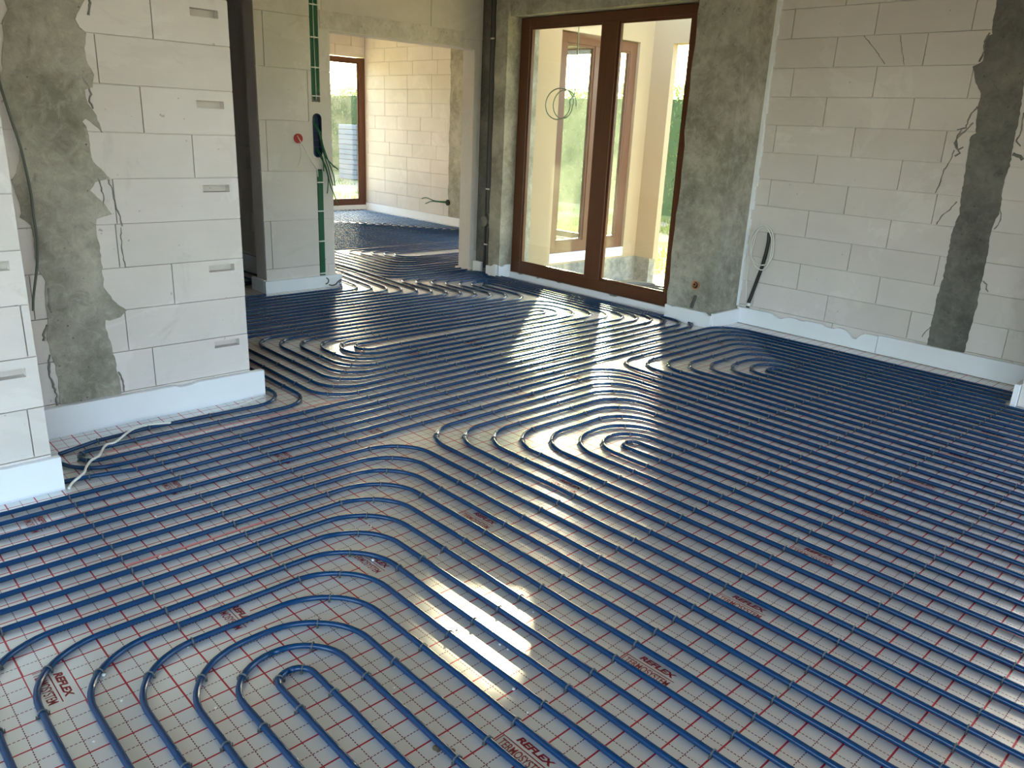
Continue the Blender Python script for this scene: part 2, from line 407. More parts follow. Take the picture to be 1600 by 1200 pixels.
# far room
block_wall('wall_far_right', 'Y', 7.47, -9.6, -3.995, ZT, 0.2, zj=0.12, offs=(-9.03, -8.69, -9.03, -8.41, -9.04, -8.28), holes=[(-5.35, -3.99, 0.08, 2.45)], seed=6, tone_rng=(0, 0.2))
block_wall('wall_far', 'X', -9.6, -5.2, 7.67, ZT, 0.24, offs=(0.1, 0.4), holes=[(5.7, 7.47, 0.05, 2.44)], seed=9, tone_rng=(0, 0.2))
# wing wall with its window (seen from the garden side through the patio door): inner wall plus outer facade
mb = MB()
def wallbox(mb, x0, x1, y0, y1, z1, holes, axis):
    # solid wall with rectangular holes; axis = direction of its length
    a0, a1 = (y0, y1) if axis == 'Y' else (x0, x1)
    us = sorted(set([a0, a1] + [h[i] for h in holes for i in (0, 1)])); zs = sorted(set([-0.3, z1] + [h[i] for h in holes for i in (2, 3)]))
    for a, b in zip(us[:-1], us[1:]):
        for c, d in zip(zs[:-1], zs[1:]):
            if any(h[0] < (a + b) / 2 < h[1] and h[2] < (c + d) / 2 < h[3] for h in holes): continue
            if axis == 'Y': mb.box((x0, a, c), (x1, b, d))
            else: mb.box((a, y0, c), (b, y1, d))
wallbox(mb, -3.99, -3.87, 5.56, 7.68, 2.80, [(6.13, 7.43, 0.02, 2.45)], 'Y'); 
sun_stop = [(5.56, 2.80), (7.68, 2.80), (7.95, 2.80), (7.95, 4.3), (7.02, 4.3), (7.02, 3.10), (6.15, 2.80), (5.56, 2.66 + .18)]      # added unseen raised top, shaped to trim the sun patch on the floor
mb.add([(-3.99, y, z) for y, z in sun_stop] + [(-3.87, y, z) for y, z in sun_stop], [tuple(range(8)), tuple(range(15, 7, -1))] + [(i, i + 8, (i + 1) % 8 + 8, (i + 1) % 8) for i in range(8)]); struct(mb.build('wall_wing', M['plaster']))
# garden frontage: post and beam continuing the wing, beam raised out of view to block sun
mb = MB(); mb.box((-3.87, 7.67, 0.0), (-3.585, 7.76, 2.45)); mb.box((-3.87, 7.67, 2.45), (2.5, 7.85, 4.3)); struct(mb.build('wall_porch', M['plaster']))
mb = MB(); mb.box((-3.872, 5.57, -0.3), (-3.862, 7.68, 0.0)); struct(mb.build('trim_6', M['thin_mortar']))
mb = MB(); mb.box((-4.2, 7.68, -0.3), (-3.64, 7.80, 0.0)); struct(mb.build('trim_2', M['thin_mortar']))
# walls behind the camera with the openings that light this room
mb = MB()
wallbox(mb, 5.0, 5.24, -4.6, 5.3, ZT, [(-4.2, -0.6, 0.1, 2.6), (2.6, 4.7, 0.1, 2.6)], 'Y')
struct(mb.build('wall_back', M['block']))
mb = MB(); wallbox(mb, -1.92, 5.24, -4.8, -4.6, ZT, [(-0.6, 1.9, 0.1, 2.6), (2.3, 4.7, 0.1, 2.6)], 'X'); struct(mb.build('wall_side', M['block']))
mb = MB(); wallbox(mb, 1.40, 5.24, 5.06, 5.3, ZT, [(1.5, 4.0, 0.95, 2.6)], 'X'); struct(mb.build('wall_side', M['block']))
block_wall('wall_stub', 'Y', 5.06, 1.13, 1.40, ZT, 0.74, seed=12)
mb = MB(); mb.box((-9.84, -5.2, 0), (-1.92, -5.0, ZT)); struct(mb.build('wall_corridor_end', M['block']))

# cast concrete: post beside the right wall, post at the left of the patio door, lintel
mb = MB()
def rough_post(mb, x0, x1, y0, y1, z0, z1, seed=0, amp=0.006, n=26):
    rnd = random.Random(seed); zs = [z0 + (z1 - z0) * i / n for i in range(n + 1)]
    prof = []
    for z in zs:
        j = lambda: rnd.uniform(-amp, amp)
        prof.append([(x0 + j(), y0 + j() * 0.3, z), (x1 + j() * 0.4, y0 + j() * 0.3, z), (x1, y1, z), (x0, y1, z)])
    vs = [p for r in prof for p in r]; fs = []
    for i in range(n):
        for k in range(4): fs.append((i * 4 + k, i * 4 + (k + 1) % 4, (i + 1) * 4 + (k + 1) % 4, (i + 1) * 4 + k))
    fs.append((0, 3, 2, 1)); fs.append(tuple(n * 4 + k for k in range(4)))
    mb.add(vs, fs)
rough_post(mb, -1.555, -1.125, 5.17, 5.56, 0.0, ZT, 1, 0.009); struct(mb.build('wall_right_post', M['concrete']))
mb = MB(); rough_post(mb, -3.80, -3.63, 5.14, 5.56, 0.0, ZT, 2); struct(mb.build('wall_left_post', M['concrete']))
mb = MB(); mb.box((-3.63, 5.17, 2.45), (-1.555, 5.56, ZT)); struct(mb.build('wall_lintel', M['concrete']))
mb = MB(); mb.box((-3.63, 5.42, -0.3), (-1.555, 5.56, 0.03)); mb.box((-3.63, 5.285, 0.0), (-1.555, 5.42, 0.055)); struct(mb.build('window_sill', M['thin_mortar']))
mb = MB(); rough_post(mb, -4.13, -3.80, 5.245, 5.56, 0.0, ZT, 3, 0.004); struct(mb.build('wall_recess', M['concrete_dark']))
mb = MB(); rough_post(mb, -7.335, -7.0, 7.455, 7.48, 0.10, ZT, 5, 0.012); struct(mb.build('wall_far_post', M['concrete']))

# ragged columns cast between the blocks
LCR = [(0.886,1.907),(0.863,1.867),(0.84,1.827),(0.855,1.798),(0.881,1.778),(0.865,1.717),(0.867,1.653),(0.894,1.61),(0.876,1.559),(0.845,1.548),(0.852,1.489),(0.879,1.443),(0.898,1.37),(0.868,1.403),(0.838,1.428),(0.824,1.414),(0.839,1.375),(0.839,1.321),(0.844,1.245),(0.91,1.172),(0.847,1.155),(0.817,1.12),(0.865,1.07),(0.9,1.011),(0.829,0.992),(0.823,0.942),(0.833,0.846),(0.832,0.772),(0.829,0.682),(0.87,0.601),(0.916,0.557),(0.891,0.528),(0.84,0.516),(0.819,0.522),(0.819,0.46),(0.834,0.394),(0.84,0.313),(0.851,0.205),(0.852,0.147),(0.83,0.05)]
LCL = [(0.587,1.869),(0.593,1.835),(0.565,1.79),(0.567,1.719),(0.549,1.67),(0.546,1.609),(0.531,1.584),(0.53,1.528),(0.547,1.442),(0.561,1.38),(0.569,1.303),(0.538,1.198),(0.522,1.172),(0.522,1.126),(0.538,1.066),(0.531,1.012),(0.563,0.976),(0.566,0.956),(0.567,0.914),(0.564,0.795),(0.594,0.728),(0.581,0.671),(0.582,0.576),(0.563,0.482),(0.569,0.421),(0.581,0.358),(0.588,0.255),(0.574,0.05)]
RCL = [(0.374,2.356),(0.378,2.244),(0.386,2.16),(0.356,2.151),(0.367,2.003),(0.315,1.972),(0.351,1.875),(0.397,1.81),(0.394,1.722),(0.416,1.568),(0.388,1.545),(0.399,1.387),(0.411,1.168),(0.424,1.052),(0.413,1.0),(0.403,0.934),(0.407,0.801),(0.409,0.616),(0.397,0.501),(0.395,0.335),(0.4,0.05)]
RCR = [(0.565,2.343),(0.611,2.09),(0.626,1.884),(0.647,1.673),(0.646,1.566),(0.655,1.38),(0.643,1.291),(0.658,1.077),(0.643,1.045),(0.634,0.939),(0.647,0.776),(0.647,0.619),(0.653,0.486),(0.648,0.349),(0.644,0.26),(0.642,0.05)]
def ragged(name, axis, pos, left, right, m, seed):
    rnd = random.Random(seed)
    def dense(l):
        l = [(l[0][0], ZT)] + l; o = []
        for (a, b), (c, d) in zip(l[:-1], l[1:]):
            n = max(1, int(math.hypot(a - c, b - d) / 0.018))
            for i in range(n): t = i / n; o.append((a + (c - a) * t + rnd.uniform(-.0035, .0035), b + (d - b) * t))
        o.append(l[-1]); return o
    L, R = dense(left), dense(right)
    bm = bmesh.new()
    ring = L + R[::-1]
    f = bm.faces.new([bm.verts.new(P3(axis, pos, u, z, 0.004)) for u, z in ring])
    r = bmesh.ops.extrude_face_region(bm, geom=[f])
    for v in r['geom']:
        if isinstance(v, bmesh.types.BMVert): v.co += Vector((-0.012, 0, 0) if axis == 'X' else (0, 0.012, 0))
    bmesh.ops.triangulate(bm, faces=bm.faces); bmesh.ops.recalc_face_normals(bm, faces=bm.faces)
    mb = MB(); mb.bm(bm)
    return struct(mb.build(name, m))
ragged('wall_left_column', 'X', -1.68, LCL, LCR, M['concrete'], 1)
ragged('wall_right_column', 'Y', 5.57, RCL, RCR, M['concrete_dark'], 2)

# mortar runs that dripped over the blocks: thin irregular ribbons
def ribbon(mb, axis, pos, pts, wd, seed=0):
    rnd = random.Random(seed); P = []
    for (a, b), (c, d) in zip(pts[:-1], pts[1:]):
        n = max(1, int(math.hypot(a - c, b - d) / 0.012))
        for i in range(n): t = i / n; P.append((a + (c - a) * t + rnd.uniform(-.003, .003), b + (d - b) * t + rnd.uniform(-.002, .002)))
    P.append(pts[-1]); mb.tube([P3(axis, pos, u, z, 0.0) for u, z in P], lambda t: wd * (0.65 + 0.5 * abs(math.sin(9 * t + seed))) * 0.5, 5)
dm = MB()
for i, (pts, wd) in enumerate([([(0.84, 1.6), (0.862, 1.56), (0.868, 1.53), (0.858, 1.50), (0.872, 1.47)], .008), ([(0.86, 1.17), (0.868, 1.13), (0.874, 1.08), (0.868, 1.05)], .006), ([(0.90, 1.165), (0.915, 1.12), (0.918, 1.06), (0.935, 1.0), (0.94, 0.955)], .007),
        ([(0.935, 0.95), (0.925, 0.86), (0.93, 0.80), (0.934, 0.76)], .005), ([(0.60, 0.70), (0.592, 0.62), (0.598, 0.585)], .012), ([(0.575, 0.53), (0.558, 0.5), (0.55, 0.46)], .012), ([(0.565, 0.39), (0.553, 0.30), (0.572, 0.2), (0.565, 0.14)], .01), ([(0.85, 0.26), (0.868, 0.21), (0.866, 0.155)], .008), ([(0.88, 1.99), (0.91, 1.9), (0.895, 1.85)], .01)]):
    ribbon(dm, 'X', -1.678, pts, wd, i)
struct(dm.build('wall_left_drips', M['thin_mortar']))
dm = MB()
for i, (pts, wd) in enumerate([([(0.37, 2.17), (0.352, 2.12), (0.362, 2.06), (0.345, 2.0)], .012), ([(0.395, 1.73), (0.36, 1.68), (0.35, 1.60), (0.30, 1.585)], .01), ([(0.385, 1.63), (0.35, 1.58), (0.32, 1.55), (0.30, 1.5), (0.345, 1.44), (0.32, 1.42)], .011), ([(0.33, 1.59), (0.305, 1.53), (0.33, 1.46), (0.36, 1.48)], .009),
        ([(0.31, 1.46), (0.295, 1.38), (0.268, 1.32), (0.262, 1.24), (0.245, 1.175)], .007), ([(0.39, 1.13), (0.36, 1.08), (0.31, 1.02), (0.295, 0.97)], .007), ([(0.62, 1.99), (0.64, 1.9), (0.655, 1.82)], .006), ([(0.665, 1.7), (0.675, 1.6), (0.66, 1.53), (0.69, 1.5)], .009), ([(0.66, 1.45), (0.70, 1.44), (0.72, 1.42)], .02), ([(0.655, 1.12), (0.675, 1.06), (0.668, 1.01), (0.65, 0.98)], .007), ([(0.655, 0.64), (0.68, 0.62), (0.685, 0.59), (0.70, 0.575)], .009), ([(0.395, 0.27), (0.365, 0.22), (0.355, 0.19)], .006),
        ([(-0.43, 2.185), (-0.34, 2.10), (-0.25, 2.0)], .004), ([(-0.18, 2.18), (-0.15, 2.08), (-0.12, 1.99)], .004)]):
    ribbon(dm, 'Y', 5.568, pts, wd, i)
struct(dm.build('wall_right_drips', M['thin_mortar']))
# pale joint filler running down between the post and the right wall
dm = MB(); rnd = random.Random(4); z = 0.14; 
while z < ZT:
    h = rnd.uniform(0.03, 0.09); wdt = rnd.uniform(0.008, 0.024) + (0.014 if z > 0.9 else 0)
    dm.box((-1.13, 5.548, z), (-1.122 + wdt, 5.572, min(z + h, ZT)), bev=0.002); z += h * 0.98
struct(dm.build('trim_3', M['foam']))

# ------------------------------------------------------------------ windows
def window(name, axis, pos, u0, u1, z0, z1, mull=(), fw=0.085, bw=0.085, tw=0.08, depth=0.07, bead=True):
    """frame with panes; axis 'Y': length along X at y=pos, axis 'X': length along Y at x=pos"""
    root = struct(empty(name))
    def bx(mb, a, b, c, d, o0, o1, bev=0.004):
        p, q = ((a, pos + o0, c), (b, pos + o1, d)) if axis == 'Y' else ((pos - o0, a, c), (pos - o1, b, d))
        mb.box(p, q, bev=bev)
    f = MB(); bx(f, u0, u0 + fw, z0, z1, 0, depth); bx(f, u1 - fw, u1, z0, z1, 0, depth)
    bx(f, u0 + fw - .004, u1 - fw + .004, z0, z0 + bw, 0, depth); bx(f, u0 + fw - .004, u1 - fw + .004, z1 - tw, z1, 0, depth)
    f.build('frame', M['wood'], root)
    edges = [u0 + fw]
    for a, b in mull:
        m = MB(); bx(m, a, b, z0 + bw - .003, z1 - tw + .003, -0.005, depth); m.build('mullion', M['wood'], root); edges += [a, b]
    edges.append(u1 - fw)
    for a, b in zip(edges[::2], edges[1::2]):
        g = MB(); bx(g, a - .005, b + .005, z0 + bw - .005, z1 - tw + .005, depth * .45, depth * .45 + 0.006, 0); g.build('pane', M['glass'], root)
        if bead:
            t = 0.022; g = MB(); c, d = z0 + bw, z1 - tw
            for q in ((a, a + t, c, d), (b - t, b, c, d), (a + t, b - t, c, c + t), (a + t, b - t, d - t, d)): bx(g, *q, depth * .12, depth * .4, 0.002)
            g.build('glazing_bead', M['wood'], root)
    return root
window('window_1', 'Y', 5.30, -3.62, -1.56, 0.055, 2.445, [(-2.605, -2.43)], fw=0.125, bw=0.10, tw=0.082)
window('window_2', 'X', -3.905, 6.13, 7.43, 0.12, 2.44, [(6.70, 6.93)], fw=0.12, bw=0.13, tw=0.10)
window('window_3', 'X', -9.60, 5.7, 7.47, 0.07, 2.42, [], fw=0.12, bw=0.09, tw=0.07)
window('window_4', 'Y', 7.58, -5.35, -3.992, 0.09, 2.44, [], fw=0.045, bw=0.06, tw=0.05)
mb = MB(); mb.box((-3.90, 6.13, 0.02), (-3.872, 7.43, 0.125)); struct(mb.build('trim_4', M['foam']))
mb = MB(); mb.box((-9.6, 5.7, 0.0), (-9.57, 7.44, 0.075)); struct(mb.build('trim_5', M['foam']))

# ------------------------------------------------------------------ foam edge boards
def foam(a, b, label, group=None, chips=0, seed=0, axis='Y'):
    rnd = random.Random(seed)
    x0, y0, z0 = a; x1, y1, z1 = b
    mb = MB(); L = (y1 - y0) if axis == 'Y' else (x1 - x0); n = max(2, int(L / 0.03))
    top = [z1 - (0.0015 * rnd.random()) for _ in range(n + 1)]
    for c in range(chips):
        i = rnd.randrange(n); dpt = rnd.uniform(0.006, 0.02)
        for k in range(i, min(n + 1, i + rnd.randint(1, 3))): top[k] -= dpt
    vs = []; fs = []
    for i in range(n + 1):
        t = i / n
        if axis == 'Y': y = y0 + (y1 - y0) * t; sec = [(x0, y, z0), (x1, y, z0), (x1, y, top[i] - .002), (x1 - .003, y, top[i]), (x0, y, top[i])]
        else: x = x0 + (x1 - x0) * t; sec = [(x, y1, z0), (x, y0, z0), (x, y0, top[i] - .002), (x, y0 + .003, top[i]), (x, y1, top[i])]
        vs += sec
    for i in range(n):
        for k in range(5): fs.append((i * 5 + k, i * 5 + (k + 1) % 5, (i + 1) * 5 + (k + 1) % 5, (i + 1) * 5 + k))
    fs.append((0, 1, 2, 3, 4)); fs.append(tuple(n * 5 + k for k in range(5)))
    mb.add(vs, fs); o = mb.build('foam_board', M['foam']); tag(o, label, 'foam board', group); return o
foam((-1.10, 5.535, 0.004), (0.066, 5.561, 0.134), 'long white foam board with a chipped top edge under the hanging white cable', chips=9, seed=1, axis='X')
foam((0.070, 5.535, 0.004), (1.09, 5.561, 0.142), 'white foam board with a straight top edge below the dark concrete column', seed=2, axis='X')
foam((-1.545, 5.13, 0.0), (-1.10, 5.158, 0.118), 'white foam board across the front of the concrete post by the patio door', chips=2, seed=3, axis='X')
foam((-1.112, 5.16, 0.0), (-1.084, 5.53, 0.118), 'short white foam board on the side of the concrete post facing the right wall', seed=4)
foam((-1.679, 0.40, 0.0), (-1.645, 1.585, 0.146), 'long pale foam board at the foot of the left wall with the wide grey column', chips=2, seed=5)
foam((-1.074, -3.9, 0.0), (-1.045, 0.414, 0.143), 'pale foam board at the foot of the nearest wall at the left edge', seed=6)
foam((-4.099, 2.812, 0.0), (-4.068, 3.57, 0.106), 'white foam board at the foot of the wall end with the green cables', seed=7)
foam((-4.33, 2.81, 0.0), (-4.10, 2.838, 0.112), 'short shaded foam board round the corner of the wall end, facing the dark corridor', seed=8, axis='X')
for a, b, l in ((-9.57, -8.87, 'leftmost foam board along the sunny far wall, next to the far window'), (-8.865, -7.81, 'middle foam board along the sunny far wall'), (-7.805, -6.76, 'foam board in front of the concrete strip on the sunny far wall')):
    foam((a, 7.44, 0.0), (b, 7.468, 0.115), l, 'foam boards along the far wall', axis='X', seed=int(-a * 10))
foam((-4.05, 5.150, 0.0), (-3.925, 5.178, 0.112), 'small square foam piece between the doorway and the grey drain pipe', axis='X', seed=9)
foam((-3.79, 5.105, 0.0), (-3.64, 5.130, 0.128), 'foam piece with torn top on the front of the post left of the patio door', chips=3, axis='X', seed=10)
foam((-3.627, 5.115, 0.0), (-3.60, 5.275, 0.128), 'bright foam piece on the side of the post, touching the patio door frame', chips=1, seed=11)
foam((-3.595, 5.262, 0.0), (-1.56, 5.284, 0.056), 'low white foam strip under the bottom rail of the patio door', chips=4, axis='X', seed=12)
foam((-6.6, 3.262, 0.0), (-4.36, 3.292, 0.125), 'dim foam board at the foot of the dark corridor wall', axis='X', seed=13)
foam((1.10, 5.03, 0.0), (1.128, 5.52, 0.14), 'foam board end at the right edge of the room beside the shaded wall corner', seed=14)

# ------------------------------------------------------------------ heating pipes (decimetre layout on the foil grid)
PR = 0.0092
clip_at = []
def fillet(pts, rads, step=0.35):
    """rounded polyline; returns list of (x, y, flag) in decimetres, flag marks the middle of a bend"""
    out = [(pts[0][0], pts[0][1], 0)]
    n = len(pts)
    for i in range(1, n - 1):
        p0, p1, p2 = Vector(pts[i - 1]), Vector(pts[i]), Vector(pts[i + 1])
        a = (p0 - p1); b = (p2 - p1); la, lb = a.length, b.length; a.normalize(); b.normalize()
        cosang = max(-1, min(1, a.dot(b))); ang = math.acos(cosang)
        if ang > math.radians(176): out.append((p1.x, p1.y, 0)); continue
        r = rads[i] if isinstance(rads, (list, tuple)) else rads
        tl = min(r / math.tan(ang / 2), la * (0.5 if i > 1 else 1), lb * (0.5 if i < n - 2 else 1)); r = tl * math.tan(ang / 2)
        c = p1 + (a + b).normalized() * (r / math.sin(ang / 2))
        s = p1 + a * tl; e = p1 + b * tl
        a0 = math.atan2(s.y - c.y, s.x - c.x); a1 = math.atan2(e.y - c.y, e.x - c.x); da = (a1 - a0 + PI) % (2 * PI) - PI
        k = max(5, int(abs(da) * r / step) + 4)
        for j in range(k + 1):
            t = a0 + da * j / k; out.append((c.x + r * math.cos(t), c.y + r * math.sin(t), 1 if j == k // 2 else 0))
    out.append((pts[-1][0], pts[-1][1], 0))
    return out
def wob(x, y, s):
    return 0.035 * noise.noise(Vector((x * 0.22, y * 0.22, s * 7.3))) + 0.018 * noise.noise(Vector((x * 0.8, y * 0.8, s * 3.1 + 50)))
ID = [0]
def run(mb, pts, r=2.2):
    ID[0] += 1; sid = ID[0]
    F = fillet(pts, r); P = []
    for (x0, y0, f0), (x1, y1, f1) in zip(F[:-1], F[1:]):
        d = math.hypot(x1 - x0, y1 - y0); m = max(1, int(d / 1.0))
        for i in range(m):
            t = i / m; P.append((x0 + (x1 - x0) * t, y0 + (y1 - y0) * t, f0 if i == 0 else 0))
    P.append(F[-1])
    Q = []
    for i, (x, y, f) in enumerate(P):
        a = P[max(i - 1, 0)]; b = P[min(i + 1, len(P) - 1)]; tx, ty = b[0] - a[0], b[1] - a[1]; l = math.hypot(tx, ty) or 1
        wv = wob(x, y, sid); nx, ny = -ty / l, tx / l
        Q.append((x + nx * wv, y + ny * wv, f, math.atan2(ty, tx)))
    mb.tube([(q[0] / 10, q[1] / 10, PR + 0.0012 + 0.0012 * noise.noise(Vector((q[0] * .3, q[1] * .3, sid)))) for q in Q], PR, 10)
    # clips: every fourth square on straights, one at each bend
    for a, b in zip(Q[:-1], Q[1:]):
        if a[2]: clip_at.append((a[0] / 10, a[1] / 10, a[3], mb)); continue
        dx, dy = b[0] - a[0], b[1] - a[1]
        if abs(dx) > abs(dy) * 6:
            lo, hi = sorted((a[0], b[0])); g = math.ceil((lo - 3) / 4) * 4 + 3
            if lo <= g < hi: t = (g - a[0]) / dx; clip_at.append((g / 10, (a[1] + dy * t) / 10, math.atan2(dy, dx), mb))
        elif abs(dy) > abs(dx) * 6:
            lo, hi = sorted((a[1], b[1])); g = math.ceil(lo / 4) * 4
            if lo <= g < hi: t = (g - a[1]) / dy; clip_at.append(((a[0] + dx * t) / 10, g / 10, math.atan2(dy, dx), mb))
XE = 44
def U_(xl, y0, y1, xt=None): return [(XE, y0), (xl, y0), (xt if xt is not None else xl, y1), (XE if y1 < 50 else 10.7, y1)]
# nearest spiral
pa = MB()
for k in range(8): run(pa, U_(5.45 - .99 * k, 5.0 - k, 6.0 + k))
for k in range(8, 13): run(pa, [(5.45 - .99 * k, -38), (5.45 - .99 * k, 6.0 + k), (XE, 6.0 + k)])
# second spiral, in the middle of the floor
pb = MB()
for k in range(8): run(pb, U_(.5 - 1.02 * k, 26 - k, 27 + k))
run(pb, [(-7.55, -38), (-7.5, 14), (-7.75, 35), (XE, 35)]); run(pb, [(-8.6, -38), (-8.6, 14), (-8.85, 36), (XE, 36)])
# third spiral, along the right wall
pc = MB()
for k in range(8): run(pc, U_(-1.9 - k * 1.01, 44 - k, 45.0 + .93 * k), 1.9)
run(pc, [(-9.5, -38), (-9.4, 4), (-9.6, 20), (-9.85, 40), (-9.9, 52.35), (10.7, 52.35)], 2.6)
run(pc, [(-11.0, 4.25), (-10.9, 5.2), (-10.5, 7.0), (-10.65, 20), (-10.85, 42), (-10.95, 53.1), (10.7, 53.1)], 2.6)
# double spiral in front of the patio door, one continuous strand
pd = MB()
def s4(k): return [(-22.3 - .98 * k + (0.1 if k > 4 else 0), 25 - k), (-20.6 + k, 25 - k)]
def s5r(k): return -21.9 + k
TOP = [43.9, 44.9, 46.1, 47.2, 48.1, 48.9, 49.6, 50.2, 50.7, 51.15, 51.55]
def s5(k): return [(s5r(k), TOP[k]), (-22.9 - k, TOP[k])]
def tip(n):      # from the row along the door back into the room: left turn, leg, right turn
    return [(-34.3 - .97 * n, TOP[4 + n]), (-34.0 - .97 * n, 46.9 - .97 * n), (-26.9 - n, 46.9 - .97 * n)]
s1 = [(-22.9, 40), (-22.9, 43.9), (-21.9, 43.9)] + s4(0) + s5(1) + s4(2) + s5(3) + s4(4) + [(s5r(5), TOP[5])] + tip(1) + s4(6) + [(s5r(7), TOP[7])] + tip(3) + [(-30.1, 30), (-30.1, 12)]
s2 = [(-22.9, 40)] + s4(1) + s5(2) + s4(3) + [(s5r(4), TOP[4])] + tip(0) + s4(5) + [(s5r(6), TOP[6])] + tip(2) + s4(7) + [(s5r(8), TOP[8])] + tip(4) + [(-31.0, 30), (-31.0, 12)]
run(pd, s1, 2.1); run(pd, s2, 2.1)
run(pd, [(-30, 17.25), (-13.7, 17.25), (-13.85, 9), (-13.75, 5.45), (-12.45, 5.45), (-12.45, 12), (-12.6, 20), (-12.85, 40), (-12.9, TOP[9])] + tip(5) + [(-32.0, 30), (-32.0, 12)], 1.8)
run(pd, [(-13.2, 4.6), (-11.45, 5.2), (-11.45, 12), (-11.6, 20), (-11.9, 40), (-11.95, TOP[10])] + tip(6) + [(-33.0, 30), (-33.0, 12)], 1.8)
run(pd, [(-30, 16.3), (-14.7, 16.3), (-15.0, 9), (-14.7, 6.6), (-14.1, 4.9)], 1.8)
# runs through the doorway
pe = MB()
for n in range(7, 13):
    y = 46.9 - .97 * n
    run(pe, [(-26.9 - n, 12), (-26.9 - n, y), (-46, y + 0.9), (-62, y + 1.2)], 2.0)
run(pe, [(-39.9, 12), (-39.9, 27.7)], 1); 
# far room spiral
pf = MB()
for m in range(5): run(pf, [(-57.3 + m * 1.0, 70), (-57.3 + m * 1.0, 46.0 + m * .95), (-46.3 - m * .95, 46.0 + m * .95), (-46.3 - m * .95, 70)], 2.0)
for q in range(5): run(pf, [(-62, 44.9 - 1.0 * q), (-45.0 + 1.05 * q, 44.9 - 1.0 * q), (-45.0 + 1.05 * q, 70 if q < 2 else 51.0)], 2.2)
pg = MB()
for m in range(24):
    x = -58.6 - m; yc = 72.6 if m < 8 else 72.6 - .78 * (m - 7)
    run(pg, [(x, 38), (x, yc), (-94.5, yc)] if m >= 7 else [(x, 38), (x, 72.9)], 1.2)
for m in range(3): run(pg, [(-94.5, 38 + m), (-90 - m, 38 + m), (-90 - m, 56 - m), (-94.5, 56 - m)], 1.2)
# corridor
ph = MB()
for k in range(5): run(ph, [(-90, 29.4 - k * .95), (-44.5 + k * .9, 29.4 - k * .95), (-44.5 + k * .9, 20), (-90, 20 - k * .3)] if k > 2 else [(-90, 29.6 - k), (-46 + k * 1.0, 31.2 - k * 1.4), (-44 + k * .9, 12)], 1.8)

LAB = ((pa, 'blue heating pipe in the nearest spiral at the bottom of the picture'),
       (pb, 'blue heating pipe coiled in the middle of the floor, right of the sunlit glare'),
       (pc, 'blue heating pipe whose spiral lies along the right wall below the dark column'),
       (pd, 'blue heating pipe looping in front of the patio door and past the left wall'),
       (pe, 'blue heating pipe runs that bend through the wide doorway into the far room'),
       (pf, 'blue heating pipe spiral just inside the far room'),
       (pg, 'blue heating pipe rows deep in the far room by its window'),
       (ph, 'dark blue heating pipe in the unlit corridor behind the left wall'))
for mb, l in LAB:
    o = mb.build('heating_pipe', M['pipe'], fix=False); tag(o, l, 'heating pipe', 'blue underfloor heating pipes')

# ------------------------------------------------------------------ clips
def clip_mesh(small=False):
    mb = MB(); n = 7
    R = PR + 0.0016
    arch = [(0, -R, 0.0)] + [(0, -R * math.cos(PI * i / n), PR + 0.001 + R * math.sin(PI * i / n)) for i in range(n + 1)] + [(0, R, 0.0)]
    mb.tube(arch, 0.0021, 6)
    mb.box((-0.0035, -R - 0.006, 0.0), (0.0035, -R + 0.001, 0.0035), bev=0.0008)
    mb.box((-0.0035, R - 0.001, 0.0), (0.0035, R + 0.006, 0.0035), bev=0.0008)
    mb.box((-0.0018, -R - 0.0055, 0.003), (0.0018, -R - 0.0035, 0.010)); mb.box((-0.0018, R + 0.0035, 0.003), (0.0018, R + 0.0055, 0.010))
    me = mb.mesh('pipe_clip'); me.materials.append(M['clip']); return me
CM = clip_mesh()
cr = Vector((0.6843916, 0.72776789, 0.04429485)); cu_ = Vector((-0.25538501, 0.18237427, 0.94948308)); cdn = Vector((-0.68292506, 0.66113049, -0.31067643)); cpos = Vector((2.2684, -0.3043, 1.4797))
def inview(x, y):
    d = Vector((x, y, 0)) - cpos; z = d.dot(cdn)
    if z < 0.3: return False
    return abs(d.dot(cr) / z) < 0.66 and abs(d.dot(cu_) / z) < 0.50
def covered(x, y):      # behind the left walls as seen from the camera
    for (wx, ya, yb) in ((-1.66, 0.3, 1.56), (-1.06, -3.9, 0.41)):
        if x < wx:
            t = (wx - cpos.x) / (x - cpos.x); yy = cpos.y + (y - cpos.y) * t
            if ya < yy < yb: return True
    return False
vis = [c for c in clip_at if inview(c[0], c[1]) and not covered(c[0], c[1])]
rest = []
vis.sort(key=lambda c: (Vector((c[0], c[1], 0)) - cpos).length)
rc = random.Random(3)
where = {id(pa): 'the nearest spiral', id(pb): 'the middle coil', id(pc): 'the spiral along the right wall', id(pd): 'the rows by the patio door'}
for i, (x, y, a, pm) in enumerate(vis):
    if i < 300:
        o = bpy.data.objects.new('pipe_clip', CM); COL.objects.link(o); o.location = (x, y, 0.0006); o.rotation_euler = (0, rc.uniform(-.08, .08), a + rc.uniform(-.08, .08))
        wl = where.get(id(pm), 'the far rows')
        tag(o, 'small grey clip pinning the blue pipe of ' + wl, 'pipe clip', 'clips on ' + wl)
    else: rest.append((x, y, a))
mb = MB(); base = [tuple(v.co) for v in CM.vertices]; bf = [tuple(p.vertices) for p in CM.polygons]
for x, y, a in rest:
    c, s = math.cos(a), math.sin(a)
    mb.add([(x + c * vx - s * vy, y + s * vx + c * vy, vz + 0.0006) for vx, vy, vz in base], bf)
o = mb.build('pipe_clips', M['clip'], fix=False); tag(o, 'many tiny dark clips on the distant heating pipes', 'pipe clip', None, 'stuff')

